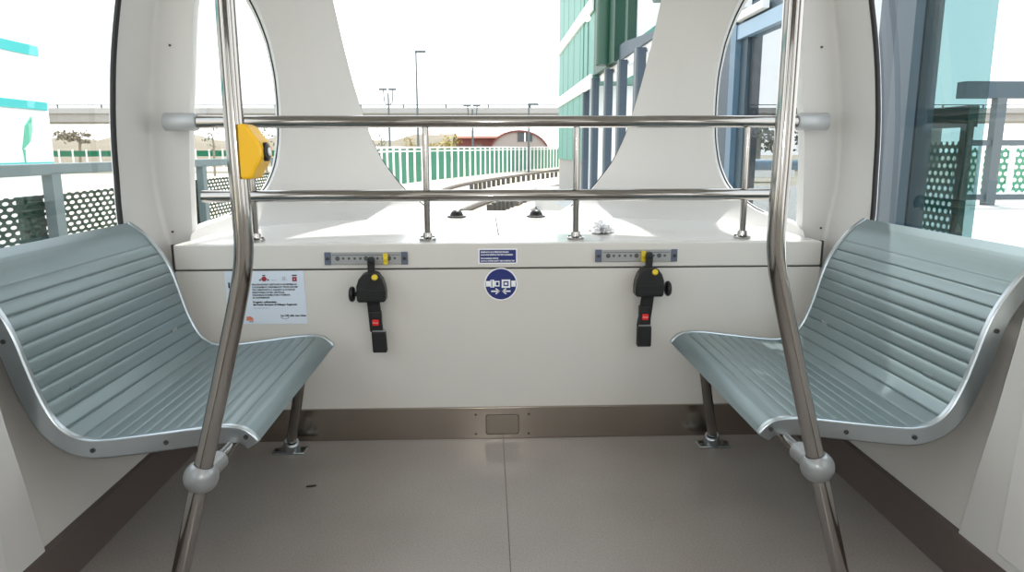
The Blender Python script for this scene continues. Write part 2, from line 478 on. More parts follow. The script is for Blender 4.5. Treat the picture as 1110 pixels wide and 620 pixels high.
# ---- guard rail across the nose
RY = 2.857
gr = thing('guard_rail', (0, RY, .80), 'long stainless double guard rail on four posts across the front ledge', 'railing')
for z, x in ((1.262, 1.17), (.978, 1.171)):
    MB().tube([(-x, RY, z), (x if z > 1 else 1.148, RY, z)], .0235, 20).build('rail', STEELX, gr, bevel=.004)
for s in (-1, 1):
    MB().lathe([(0, 0), (.032, 0), (.034, .003), (.034, .115), (.031, .122), (.024, .123)], (s * 1.288, RY, 1.262), (-s, 0, 0), 24).build('end_socket', mat('socket_grey', (180, 184, 186), .35, .2), gr)
for x in (-.973, -.296, .296, .973):
    z0 = ledge_z(RY)
    MB().tube([(x, RY, z0 + .004), (x, RY, 1.25)], .0125, 14).build('post', STEEL, gr)
    fl = MB().lathe([(.034, 0), (.034, .008), (.02, .012), (.018, .03), (.0125, .031)], (x, RY, z0), (0, 0, 1), 20).build('post_flange', STEEL, gr)
    for q in range(3):
        a = q * 2.1 + .6
        MB().lathe([(.005, 0), (.005, .005), (0, .006)], (x + .026 * math.cos(a), RY + .026 * math.sin(a), z0 + .009), (0, 0, 1), 8).build('bolt', SCREW, fl)

# ---- grab poles
def grab_pole(s, label):
    PY = 1.569
    t = thing('grab_pole', (s * .78, PY, 0), label, 'pole', 'bent stainless grab poles beside the seats')
    X = lambda x: s * x
    low = [(X(.838), PY, .0), (X(.722), PY, .412)]
    up = smooth_poly([(X(.722), PY, .412), (X(.648), PY, .68), (X(.610), PY, .82), (X(.587), PY, .92), (X(.586), PY, 1.02), (X(.590), PY, 1.2), (X(.590), PY, 2.279)], 3)
    MB().tube(low, .0205, 24).build('lower_pole', STEEL, t)
    MB().tube(up, .0205, 24).build('upper_pole', STEEL, t)
    d = Vector((X(.116), 0, -.412)).normalized()
    prof = [(.0215, -.031), (.024, -.0305)] + [(.039 * math.sin(a), -.039 * math.cos(a)) for a in [math.radians(40 + 100 * i / 12) for i in range(13)]] + [(.024, .0305), (.0215, .031)]
    hub = MB().lathe(prof, (X(.722), PY, .412), d, 28).build('ball_joint', CASTING, t)
    MB().lathe([(.024, 0), (.024, .055), (.02, .06), (.012, .061)], (X(.716), PY + .025, .416), (X(-.1), 1, .03), 18).build('collar', CASTING, hub)
    MB().tube([(X(.714), PY + .06, .417), (X(.702), 1.80, .424)], .0135, 14).build('arm', STEEL, t)
    MB().lathe([(0, 0), (.05, 0), (.05, .006), (.022, .012), (.0205, .012)], (X(.838), PY, 0), (0, 0, 1), 20).build('floor_flange', STEEL, t)
    return t
grab_pole(-1, 'left bent stainless grab pole carrying the yellow push button box')
grab_pole(1, 'right bent stainless grab pole without any box on it')

# ---- yellow request box on the left pole
yb = thing('request_box', (-.56, 1.55, 1.09), 'yellow plastic push button box clamped on the left grab pole', 'button box')
px = [(256, 134), (262.6, 134), (270, 138), (273, 144), (280, 152), (284, 160), (284.6, 169.5), (282, 177), (278, 183.5), (273, 194.5), (258, 194.5)]
poly = [(p.x, p.z) for p in (at(a, b, 'y', 1.535) for a, b in px)]
poly[0] = (poly[0][0] + .002, poly[0][1]); poly[-1] = (poly[0][0], poly[-1][1])
MB().prism(poly, 'y', 1.530, 1.608).build('housing', YELLOW, yb, bevel=.006)
c = at(284.3, 164.5, 'y', 1.535)
bt = MB().lathe([(.02, -.004), (.02, .004), (.016, .006), (0, .007)], (c.x - .0005, 1.563, c.z), (1, 0, .05), 20).build('push_button', BLACK, yb)
MB().lathe([(.009, .0065), (.009, .009), (0, .0095)], (c.x - .0005, 1.563, c.z), (1, 0, .05), 16).build('button_symbol', SIGNW, bt)

# ---- bench seats
PROF = [(1.352, .900), (1.305, .868), (1.262, .815), (1.225, .755), (1.205, .70), (1.188, .63), (1.165, .55), (1.138, .49), (1.105, .455), (1.055, .437), (.987, .442), (.86, .458), (.787, .468), (.72, .474), (.678, .469), (.652, .452), (.638, .430)]
def resample(pts, n):
    L = [0]
    for a, b in zip(pts, pts[1:]): L.append(L[-1] + (b - a).length)
    out = []
    for i in range(n + 1):
        t = L[-1] * i / n; k = max(j for j in range(len(L)) if L[j] <= t + 1e-9); k = min(k, len(pts) - 2)
        f = (t - L[k]) / max(1e-9, L[k + 1] - L[k]); out.append(pts[k].lerp(pts[k + 1], f))
    return out, L[-1]
base = smooth_poly([(x, 0, z) for x, z in PROF], 2)
def normals(pts):
    ns = []
    for i in range(len(pts)):
        t = (pts[min(i + 1, len(pts) - 1)] - pts[max(i - 1, 0)]).normalized(); ns.append(Vector((-t.z * -1, 0, t.x * -1)))
    return ns   # outward (below / behind the seat)
def bench(s, label):
    t = thing('bench_seat', (s * 1.0, 2.18, 0), label, 'seat', 'slatted metal bench seats beside the windows')
    Y1, Y2 = 1.735, 2.622
    NSL = 26; per = 12
    pts, L = resample(base, NSL * per); ns = normals(pts)
    sign = 1 if ns[len(ns) // 2].z < 0 else -1
    ns = [n * sign for n in ns]
    top = []; bot = []
    for i, (p, n) in enumerate(zip(pts, ns)):
        k = i % per; sl = i // per; h = .0022 * (1 - abs(2 * k / per - 1) ** 3) if 3 <= sl < NSL - 2 else .002
        if k == 0 and 3 < sl < NSL - 1: h = -.0025
        q = p + n * (.004 - h); top.append(q); bot.append(p + n * .016)
    A = [[(s * q.x, Y1, q.z), (s * q.x, Y2, q.z)] for q in top]; B = [[(s * q.x, Y1, q.z), (s * q.x, Y2, q.z)] for q in bot]
    MB().slab(A, B).build('slat_shell', SLAT, t)
    fp, _ = resample(base, 90); fn = [n * (1 if s0 > 0 else 1) for n, s0 in zip(normals(fp), [1] * 91)]
    fn = [n * sign for n in fn]
    for y0, y1 in ((Y1 - .016, Y1 + .003), (Y2 - .003, Y2 + .016)):
        inn = []; out = []
        for i, (p, n) in enumerate(zip(fp, fn)):
            w = .045 * min(1, .72 + (90 - i) / 30, .45 + i / 12)
            inn.append(p - n * .004); out.append(p + n * w)
        A = [[(s * a.x, y0, a.z), (s * b.x, y0, b.z)] for a, b in zip(inn, out)]
        B = [[(s * a.x, y1, a.z), (s * b.x, y1, b.z)] for a, b in zip(inn, out)]
        fr = MB().slab(A, B, True).build('side_frame', ALU, t, bevel=.004)
        if y0 < 2:
            for i in (22, 52, 68, 87):
                p = fp[i] + fn[i] * (.022 if i < 80 else .012)
                MB().lathe([(.006, 0), (.006, .003), (.003, .0035), (0, .002)], (s * p.x, y0 - .0005, p.z), (0, -1, 0), 12).build('screw', SCREW, fr)
    # underside beams and legs
    for x, z in ((.735, .447), (1.03, .412)):
        MB().box((min(s * (x - .018), s * (x + .018)), Y1, z - .02), (max(s * (x - .018), s * (x + .018)), Y2, z + .004)).build('support_beam', ALU, t, bevel=.003)
    for (top_, foot) in (((.700, 2.43, .445), (.832, 2.655, .0)),):
        lg = MB().tube([(s * top_[0], top_[1], top_[2]), (s * foot[0], foot[1], .012)], .0185, 18).build('leg', STEEL, t)
        d = (Vector((s * top_[0], top_[1], top_[2])) - Vector((s * foot[0], foot[1], 0))).normalized()
        ff = MB(); ff.lathe([(.030, 0), (.029, .05), (.026, .056), (.0185, .057)], (s * foot[0], foot[1], .004), d, 20)
        ff.box((s * foot[0] - .062, foot[1] - .032, 0), (s * foot[0] + .062, foot[1] + .032, .008))
        ffo = ff.build('floor_foot', ALU, lg, bevel=.003)
        for q in (-1, 1): MB().lathe([(.009, 0), (.009, .007), (0, .008)], (s * foot[0] + q * .05, foot[1] - .005, .008), (0, 0, 1), 6).build('bolt', SCREW, ffo)
    MB().box((min(s * 1.16, s * 1.30), 1.85, .50), (max(s * 1.16, s * 1.30), 1.89, .54)).build('wall_bracket', ALU, t)
    MB().box((min(s * 1.16, s * 1.30), 2.47, .50), (max(s * 1.16, s * 1.30), 2.51, .54)).build('wall_bracket', ALU, t)
    return t
bench(-1, 'blue-grey slatted metal bench seat along the left wall beside the posted notice')
bench(1, 'blue-grey slatted metal bench seat along the right wall under the teal glass')

# ---- anchor tracks on the upper strip
def anchor(x0, x1, zc, peg, label):
    y = FY - .006; t = thing('anchor_track', ((x0 + x1) / 2, y, zc), label, 'anchor track', 'metal anchor tracks on the front ledge')
    h = .0235
    MB().box((x0 + .024, y - .007, zc - h), (x1 - .024, y, zc + h)).build('track_plate', RAILP, t, bevel=.002)
    for a, b in ((x0, x0 + .025), (x1 - .025, x1)):
        e = MB().box((a, y - .009, zc - h - .001), (b, y, zc + h + .001)).build('end_cap', RAILC, t, bevel=.002)
        MB().lathe([(.007, 0), (.007, .003), (0, .004)], ((a + b) / 2, y - .009, zc), (0, -1, 0), 12).build('rivet', SCREW, e)
    mb = MB()
    for k in range(11):
        xx = x0 + .05 + (x1 - x0 - .1) * k / 10; r = .009 if k in (0, 5, 9) else .005
        mb.lathe([(r, 0), (r, .0012), (0, .0013)], (xx, y - .007, zc), (0, -1, 0), 12)
    mb.box((x0 + .03, y - .0074, zc + .012), (x1 - .03, y - .0068, zc + .014))
    mb.build('holes', mat('hole_dark', (84, 86, 88), .6, .3), t)
    pegm = MB().lathe([(.0, 0), (.009, 0), (.0095, .004), (.0095, .012), (.006, .016), (0, .017)], (peg, y - .007, zc - .002), (0, -1, 0), 14)
    pegm.box((peg - .009, y - .02, zc - .024), (peg + .009, y - .008, zc + .02)); pegm.build('lock_peg', YELLOWP, t, bevel=.004)
    return t
anchor(-.685, -.366, .7445, -.4505, 'left grey metal anchor track with yellow lock peg above hanging belt buckle')
anchor(.362, .684, .748, .549, 'right grey metal anchor track with yellow lock peg above hanging belt buckle')

# ---- belt retractors hanging from the tracks
def retractor(s, cx, cz, lean, knob_side, red_dx, label):
    """cx, cz: middle of the dark body"""
    y = FY - .012; t = thing('belt_retractor', (cx, y, cz), label, 'belt retractor', 'black belt retractors hung on the front wall')
    k = knob_side; Y0_, Y1_ = y - .062, y - .008
    neck = MB().prism([(cx - .012, cz + .05), (cx - .0135, cz + .10), (cx - .009, cz + .113), (cx + .009, cz + .113), (cx + .0135, cz + .10), (cx + .012, cz + .05)], 'y', y - .04, y - .014).build('hook_neck', BLACK, t, bevel=.004)
    MB().lathe([(.0095, 0), (.0095, .006), (0, .009)], (cx, y - .04, cz + .098), (0, -1, 0), 14).build('pivot', BLACKR, neck)
    out = [(-.054, -.052), (-.056, -.02), (-.054, .005), (-.046, .03), (-.03, .05), (-.012, .058), (.012, .058), (.028, .052), (.044, .03), (.053, .003), (.056, -.02), (.055, -.052), (.048, -.058), (-.048, -.058)]
    MB().prism([(cx + a * k * -1, cz + b) for a, b in out], 'y', Y0_, Y1_).build('body', BLACK, t, bevel=.008)
    MB().box((cx - .052, Y0_ - .004, cz - .052), (cx + .052, Y0_ + .004, cz - .012)).build('housing_band', BLACKW, t, bevel=.003)
    MB().lathe([(.0, 0), (.012, 0), (.012, .005), (.009, .009), (0, .010)], (cx + .017, Y0_ + .001, cz + .039), (0, -1, .2), 16).build('release_button', YELLOWP, t)
    kb = MB().lathe([(.008, 0), (.008, .012), (.024, .013), (.030, .018), (.030, .026), (.024, .032), (0, .033)], (cx + k * .053, y - .036, cz - .03), (k, 0, 0), 18); kb.build('side_knob', BLACK, t)
    l = lean
    st = MB().prism([(cx - .022 + l * .2, cz - .056), (cx + .026 + l * .2, cz - .056), (cx + .028 + l * .9, cz - .178), (cx - .022 + l * .9, cz - .178)], 'y', y - .045, y - .030).build('strap', BLACKW, t, bevel=.003)
    bx = cx + .003 + l * .8
    bk = MB().prism([(bx - .023, cz - .095), (bx + .023, cz - .095), (bx + .024, cz - .17), (bx - .022, cz - .17)], 'y', y - .055, y - .03).build('buckle', BLACK, t, bevel=.004)
    MB().box((bx - .012, y - .060, cz - .150), (bx + .013, y - .054, cz - .126)).build('red_button', RED, bk, bevel=.003)
    tm = MB(); text(tm, 'PRESS', .0062, bx - .010, cz - .1405, y - .0605, width=.021); tm.build('lettering', SIGNW, bk)
    ex = cx + .008 + l * 1.0
    MB().box((ex - .023, y - .046, cz - .180), (ex + .026, y - .03, cz - .171)).build('strap_guide', RAILP, t, bevel=.002)
    MB().prism([(ex - .026, cz - .177), (ex + .028, cz - .177), (ex + .031 + l * .1, cz - .260), (ex - .024 + l * .1, cz - .260)], 'y', y - .052, y - .022).build('end_tongue', BLACKR, t, bevel=.005)
    return t
retractor(-1, -.503, .641, .012, -1, 0, 'black belt retractor with red button hanging left, its knob facing left')
retractor(1, .567, .653, -.022, 1, 0, 'black belt retractor with red button hanging right, its knob facing right')

# ---- blue text sign on the upper strip
YS = FY - .0066
sg = thing('text_sign', (-.0175, YS, .748), 'small navy rectangular sign with white text on the front strip', 'sign')
MB().box((-.0945, YS - .001, .7185), (.0585, YS, .7785)).build('border', SIGNW, sg)
MB().box((-.0885, YS - .0016, .7235), (.0525, YS - .0008, .7735)).build('panel', NAVY, sg)
tm = MB()
for i, (tx, w) in enumerate((('RISERVATO ALLE PERSONE DISABILI', .108), ('ALLACCIARE SEMPRE LE CINTURE DI SICUREZZA', .126), ('FOR DISABLED PEOPLE', .068), ('ALWAYS FASTEN SAFETY BELTS BEFORE TRIP', .132))):
    text(tm, tx, .0075, -.084, (.7625, .752, .738, .728)[i], YS - .0019, width=w, bold=.0003)
tm.build('lettering', SIGNW, sg)

# ---- round pictogram
RX, RZ, R_ = -.0065, .637, .0655
yd = FY - .0005
rd = thing('round_pictogram', (RX, yd, RZ), 'round navy pictogram sticker of a belt buckle and two arrows', 'sticker')
def disc(mb, r, y, n=64): mb.add([(RX + r * math.cos(2 * math.pi * k / n), y, RZ + r * math.sin(2 * math.pi * k / n)) for k in range(n)], [tuple(range(n))])
m1 = MB(); disc(m1, R_, yd - .0006); m1.build('border', SIGNW, rd)
m1 = MB(); disc(m1, R_ - .005, yd - .0012); m1.build('panel', NAVY, rd)
m1 = MB(); Z = RZ + .002; yp = yd - .0016
def rc(mb, a, b, c, d, y): mb.add([(RX + a, y, Z + b), (RX + c, y, Z + b), (RX + c, y, Z + d), (RX + a, y, Z + d)], [(0, 1, 2, 3)])
rc(m1, -.059, -.011, -.041, .011, yp); rc(m1, -.041, -.015, -.026, .016, yp); rc(m1, -.026, -.011, -.005, .011, yp)
rc(m1, .003, -.0165, .037, .0165, yp); rc(m1, .041, -.012, .058, .012, yp)
for sx in (-1, 1):
    z = -.030
    if sx < 0:
        a0, a1 = -.038, -.006
    else: a0, a1 = .038, .006
    m1.add([(RX + a0, yp, Z + z - .003), (RX + a1, yp, Z + z - .003), (RX + a1, yp, Z + z + .003), (RX + a0, yp, Z + z + .003)], [(0, 1, 2, 3)])
    d = 1 if sx < 0 else -1
    for q in (-1, 1):
        m1.add([(RX + a1 + d * .003, yp, Z + z), (RX + a1 - d * .012, yp, Z + z + q * .012), (RX + a1 - d * .017, yp, Z + z + q * .010), (RX + a1 - d * .005, yp, Z + z)], [(0, 1, 2, 3)])
m1.build('symbol', SIGNW, rd)
m1 = MB(); rc(m1, -.037, -.013, -.034, .014, yp - .0004); rc(m1, -.019, -.0065, -.009, .0065, yp - .0004); rc(m1, .010, -.0095, .030, .0095, yp - .0004)
m1.build('symbol_cutout', NAVY, rd)
m1 = MB(); rc(m1, .014, -.0045, .026, .0045, yp - .0008); rc(m1, .0, 0, .0001, .0001, yp - .0008); m1.build('symbol_centre', SIGNW, rd)

# ---- paper notice
YN = FY - .0005
no = thing('paper_notice', (-.92, YN, .485), 'white printed notice with logos taped on the wall behind the left pole', 'notice')
MB().prism([(-1.072, .4865), (-.765, .4855), (-.771, .6965), (-1.074, .6955)], 'y', YN - .001, YN).build('sheet', PAPER, no)
yt = YN - .0016; tm = MB()
for i, (tx, w) in enumerate((('REALIZZAZIONE E GESTIONE DI UN SISTEMA DI', .172), ('COLLEGAMENTO DENOMINATO "PEOPLE MOVER"', .178), ("TRA L'AEROPORTO G. GALILEI E LA STAZIONE", .165), ('FERROVIARIA DI PISA CENTRALE,', .125), ('PARCHEGGI SCAMBIATORI E VIABILITA', .146), ('DI CONNESSIONE', .065))):
    text(tm, tx, .0082, -.972, .6405 - i * .0104, yt, width=w, bold=.0004)
text(tm, 'Progetto cofinanziato', .0098, -.972, .571, yt, width=.092, bold=.0005)
text(tm, 'dal Fondo Europeo di Sviluppo Regionale', .0098, -.972, .5605, yt, width=.17, bold=.0005)
tm.build('lettering', INK, no); tm = MB(); text(tm, 'La UE alla tua idea', .0098, -.868, .516, yt, width=.098, bold=.0005)
tm.build('slogan_lettering', INK, no); tm = MB()
for k in range(8):
    a0 = math.pi + math.pi * k / 8; a1 = math.pi + math.pi * (k + 1) / 8
    P = lambda a, r: (-.852 + r * math.cos(a), yt, .514 + r * .5 * math.sin(a))
    tm.add([P(a0, .014), P(a1, .014), P(a1, .0165), P(a0, .0165)], [(0, 1, 2, 3)])
tm.build('smile_print', INK, no)
MB().box((-1.062, yt - .0001, .63), (-1.056, yt, .652)).build('bar_print', INK, no)
tm = MB(); text(tm, 'POR FESR 2007-2013', .006, -.972, .5475, yt, width=.06); tm.build('grey_lettering', GREYINK, no); tm = MB(); text(tm, 'Regione', .006, -.897, .659, yt, width=.02); tm.build('grey_lettering', GREYINK, no); tm = MB()
tm.lathe([(.004, 0), (.006, 0), (.006, .0003), (.004, .0003)], (-.847, yt, .668), (0, -1, 0), 16); tm.build('ring_print', GREYINK, no); tm = MB(); text(tm, 'Comune', .006, -.857, .659, yt, width=.02)
tm.build('grey_lettering', GREYINK, no); MB().box((-.992, yt - .0002, .494), (-.975, yt, .4975)).build('underline_print', GREYINK, no)
tm = MB(); tm.prism([(-.935, .664), (-.929, .656), (-.918, .656), (-.912, .664), (-.915, .670), (-.919, .675), (-.928, .675), (-.932, .670)], 'y', yt - .0002, yt)
tm.build('crest_print', REDINK, no); MB().box((-.815, yt - .0002, .655), (-.798, yt, .6725)).build('red_square_print', REDINK, no)
MB().box((-.816, yt - .0002, .6765), (-.797, yt, .681)).build('square_heading', INK, no)
MB().box((-.929, yt - .0002, .677), (-.918, yt, .681)).build('crest_crown', INK, no)
tm = MB(); tm.prism([(-.944, .660), (-.936, .657), (-.936, .667)], 'y', yt - .0002, yt).build('crest_wing', INK, no); tm = MB(); tm.prism([(-.903, .660), (-.911, .657), (-.911, .667)], 'y', yt - .0002, yt); tm.build('crest_wing', INK, no)
MB().prism([(-1.002, .500), (-.973, .500), (-.977, .512), (-.986, .518), (-1.0, .516)], 'y', yt - .0002, yt).build('orange_print', ORANGE, no)
MB().lathe([(0, 0), (.0022, 0), (.0022, .0002), (0, .0002)], (-.8065, yt - .0003, .6635), (0, -1, 0), 10).build('white_print', SIGNW, no)

# ---- access plate in the steel baseboard
yb_ = FY - .0122
ap = thing('access_plate', (-.003, yb_, .06), 'small rounded steel access plate screwed into the front baseboard', 'plate')
def rrect(x0, x1, z0, z1, r, n=5):
    out = []
    for (cx, cz, a0) in ((x1 - r, z1 - r, 0), (x0 + r, z1 - r, 90), (x0 + r, z0 + r, 180), (x1 - r, z0 + r, 270)):
        for k in range(n + 1):
            a = math.radians(a0 + 90 * k / n); out.append((cx + r * math.cos(a), cz + r * math.sin(a)))
    return out
MB().prism(rrect(-.071, .064, .019, .103, .010), 'y', yb_ - .0008, yb_).build('rim', mat('plate_rim', (60, 56, 52), .5, .5), ap)
MB().prism(rrect(-.068, .061, .022, .100, .009), 'y', yb_ - .002, yb_).build('cover', PLATE, ap, bevel=.0008)
for x in (-.111, .104):
    for z in (.022, .104): MB().lathe([(.0045, 0), (.0045, .002), (0, .003)], (x, yb_, z), (0, -1, 0), 10).build('screw', SCREW, ap)

# ---- black domed caps at the foot of the windscreen
for (a, b, lb) in ((495, 233, 'left black domed cap at the foot of the windscreen'), (581, 231.5, 'right black domed cap at the foot of the windscreen')):
    d = ray(a, b); tt = 0
    yq = 3.50; p = EYE + d * (yq / d.y); z = ledge_z(yq)
    t = thing('domed_cap', (p.x, yq, z), lb, 'cap', 'black domed caps on the ledge')
    MB().lathe([(0, 0), (.046, 0), (.046, .004), (.034, .007), (.030, .008)], (p.x, yq, z), (0, 0, 1), 24).build('flange', BLACKR, t)
    MB().lathe([(.033, .006), (.030, .018), (.024, .027), (.014, .033), (0, .035)], (p.x, yq, z), (0, 0, 1), 24).build('dome', BLACK, t)

# ---- crumpled film on the ledge, dark scrap on the floor
import bmesh
bm = bmesh.new(); bmesh.ops.create_icosphere(bm, subdivisions=4, radius=1)
from mathutils import noise as mnoise
for v in bm.verts:
    n = mnoise.noise(v.co * 2.3) * .5 + mnoise.cell(v.co * 3.5) * .35
    v.co *= 1 + n; v.co.x *= .042; v.co.y *= .06; v.co.z = max(v.co.z, -.35) * .03
cw = at(651, 251, 'y', 3.02)
me = bpy.data.meshes.new('crumpled_film'); bm.to_mesh(me); bm.free(); me.materials.append(CLEARW)
o = bpy.data.objects.new('crumpled_film', me); col.objects.link(o); o.location = (cw.x, 3.02, ledge_z(3.02) + .012)
tag(o, 'crumpled white plastic film lying on the ledge right of the windscreen', 'litter')
p = at(337, 527, 'z', .003)
sm_ = MB(); sm_.prism([(p.x - .016, p.y - .003), (p.x + .008, p.y + .0), (p.x + .017, p.y + .006), (p.x + .013, p.y + .009), (p.x - .015, p.y + .004)], 'z', .0005, .004)
tag(sm_.build('floor_scrap', mat('scrap', (40, 36, 34), .8)), 'tiny dark scrap lying on the floor near the left seat', 'litter')

# ================================================================ OUTSIDE
GZ = -.8
CONC = mat('pale_concrete', (146, 144, 140), .9, noise=.08, nscale=2)
GROUND = mat('pale_ground', (176, 168, 150), .95, noise=.12, nscale=.6)
PLATF = mat('platform_paving', (172, 172, 170), .8, noise=.06, nscale=1.2)
GREYST = mat('grey_painted_steel', (84, 95, 100), .5, .2)
BLUEST = mat('bluegrey_steel', (52, 68, 82), .5, .1)
BLUEDK = mat('bluegrey_dark', (52, 72, 84), .5, .2)
LBLUE = mat('light_blue_tube', (126, 154, 176), .4, .1)
GREENF = mat('turquoise_fence', (14, 112, 84), .6)
GREEND = mat('dark_green_steel', (16, 66, 52), .5)
GREENT = mat('green_tube', (10, 70, 52), .4)
WHITEP = mat('white_paint', (246, 247, 247), .6)
TURQ = mat('turquoise_stripe', (60, 190, 190), .5)
TURQL = mat('leaf_green', (96, 186, 158), .5)
MAROON = mat('maroon_brick', (108, 62, 58), .9, noise=.1, nscale=3)
PINKR = mat('pink_roof', (190, 140, 126), .9)
DGLASS = mat('dark_window', (60, 66, 70), .3)
DRYG = mat('dry_grass', (116, 108, 92), .95, noise=.25, nscale=.3)
YLEAF = mat('yellow_leaf', (150, 134, 66), .8, noise=.3, nscale=2)
GLEAF = mat('grey_green_leaf', (92, 104, 86), .8, noise=.3, nscale=2)
BARK = mat('pale_bark', (130, 118, 104), .9)
RAILD = mat('track_rail', (92, 84, 78), .7, .2)
SLEEP = mat('track_sleeper', (62, 58, 54), .9)
MESH = perforated('perforated_green', (10, 50, 42), 1, .085, .033, .315, .38)
MESH2 = perforated('mirrored_mesh', (34, 124, 110), 1, .055, .045, .30)  # holed sheet painting the railing mesh that the door glass mirrors
MESH3 = perforated('perforated_fence', (66, 140, 112), 0, .16, .16, .33)
CLAD = mat('green_glass_cladding', (84, 142, 131), .5, .1, noise=.05, nscale=.7)
CLADL = mat('cladding_seam', (34, 84, 76), .5)

struct(MB().box((-160, 6.0, GZ - .2), (160, 320, GZ)).build('ground', GROUND))
struct(MB().box((-60, -40, GZ - .2), (1.45, 6.0, GZ)).build('ground_near', GROUND))
struct(MB().box((1.52, -8, GZ), (60, 24, -.01)).build('platform', PLATF))

# ---- left railing with perforated panels
RX_ = -2.6
rl = thing('platform_railing', (RX_, 5, GZ), 'grey steel railing with dark perforated panels outside the left window', 'railing')
MB().box((RX_ - .03, 1.0, 1.02), (RX_ + .03, 15, 1.085)).build('handrail', mat('railing_grey', (102, 118, 122), .5, .1), rl, bevel=.006)
for y in (2.35, 4.32, 6.55, 8.8, 11.0, 13.2):
    MB().box((RX_ - .03, y - .045, GZ), (RX_ + .03, y + .045, 1.03)).build('post', MATS['railing_grey'], rl)
for k, (a, b) in enumerate(((1.0, 4.32), (4.32, 6.55), (6.55, 8.8), (8.8, 11.0), (11.0, 13.2))):
    MB().add([(RX_ - .05, a, GZ), (RX_ - .05, b, GZ), (RX_ - .05, b, .905), (RX_ - .05, a, .905)], [(0, 1, 2, 3)]).build('perforated_panel', MESH, rl)
for a, b in ((4.13, 4.33), (6.48, 6.68)):
    MB().box((RX_ - .10, a, GZ), (RX_ - .07, b, .90)).build('green_backing', GREEND, rl)

# ---- white vehicle with turquoise stripes beyond the railing
vx = -4.3
vh = thing('parked_vehicle', (vx, 4.5, GZ), 'white vehicle with turquoise stripes and leaf emblem beyond the left railing', 'vehicle')
def ywin(px, py): return at(px, py, 'x', vx)
ye = ywin(59, 150).y
MB().box((vx - 1.6, .5, GZ + .25), (vx, ye, 3.0)).build('body', WHITEP, vh, bevel=.06)
for (pa, pb, h) in (((0, 47), (40, 56), .09), ((0, 110), (50, 116), .075), ((0, 181), (58, 181), .085)):
    a, b = ywin(*pa), ywin(*pb); zc = (a.z + b.z) / 2
    MB().box((vx, .6, zc - h / 2), (vx + .012, b.y, zc + h / 2)).build('stripe', TURQ, vh)
c = ywin(29, 143); lf = MB()
lf.prism([(c.y - .10, c.z - .16), (c.y - .05, c.z - .03), (c.y - .02, c.z + .06), (c.y + .08, c.z + .14), (c.y + .07, c.z + .02), (c.y + .03, c.z - .08)], 'x', vx, vx + .012)
lf.prism([(c.y - .09, c.z - .16), (c.y - .07, c.z - .16), (c.y - .08, c.z - .3)], 'x', vx, vx + .012); lf.build('leaf_emblem', TURQL, vh)
for y in (1.6, ye - .9): MB().lathe([(0, 0), (.38, 0), (.42, .05), (.42, .2), (0, .22)], (vx - .2, y, GZ + .42), (1, 0, 0), 24).build('wheel', BLACKR, vh)

# ---- viaduct far away
VY = 70
va = thing('viaduct', (0, VY, GZ), 'long pale concrete viaduct crossing the horizon behind everything', 'viaduct')
zt, zb = at(400, 117, 'y', VY).z, at(400, 132, 'y', VY).z
MB().box((-75, VY, zb), (60, VY + 6, zt - .35)).build('deck', CONC, va)
MB().box((-75, VY - .2, zt - .5), (60, VY, zt)).build('parapet', mat('parapet_grey', (158, 157, 156), .8), va)
for x in (-62, -46.5, -31, -14, 13, 26, 44): MB().box((x - .9, VY + 1, GZ), (x + .9, VY + 5, zb)).build('pier', CONC, va)
for k in range(28): MB().box((-60 + k * 4, VY - .1, zt), (-59.85 + k * 4, VY, zt + .3)).build('guard_post', GREYST, va)
MB().box((-75, VY - .1, zt + .25), (60, VY, zt + .32)).build('guard_bar', GREYST, va)

# ---- hill and green strip at left
hm = []
for i in range(13):
    r = []
    for k in range(31):
        x = -100 + 95 * k / 30; y = 95 + 40 * i / 12
        r.append((x, y, GZ + 4.2 * math.sin(math.pi * i / 12) * (1 + .12 * math.sin(k * .9) + .08 * math.sin(k * 2.3))))
    hm.append(r)
struct(MB().grid(hm).build('hill', DRYG))

# ---- green fence that follows the curve of the guideway
fpts = [at(*q, 'z', GZ) for q in ((404, 209), (420, 204), (450, 199), (500, 193.5), (550, 187.5), (580, 184.5), (606, 182))]
fs, FL = resample(smooth_poly(fpts, 2), 38)
def ftop(p): return 1.15 + (p.y / F) * 4.0
gf = thing('green_fence', tuple(fs[0]), 'long turquoise green panel fence with white posts beside the curved track', 'fence')
for i, (a, b) in enumerate(zip(fs, fs[1:])):
    d = b - a; n = Vector((-d.y, d.x, 0)).normalized() * .05
    q0, q1 = a + d * .12, a + d * .86
    MB().add([q0 + Vector((0, 0, .1)), q1 + Vector((0, 0, .1)), Vector((q1.x, q1.y, ftop(q1) - .1)), Vector((q0.x, q0.y, ftop(q0) - .1))], [(0, 1, 2, 3)]).build('panel', GREENF, gf)
    MB().prism([(a.x + d.x * u + n.x * w, a.y + d.y * u + n.y * w) for u, w in ((0, -1), (.05, -1), (.05, 1), (0, 1))], 'z', GZ, ftop(a)).build('post', WHITEP, gf)
tr_ = MB()
for a, b in zip(fs, fs[1:]):
    for dz in (0, -.22): tr_.tube([(a.x, a.y, ftop(a) + dz), (b.x, b.y, ftop(b) + dz)], .04, 6)
tr_.build('top_rail', WHITEP, gf)

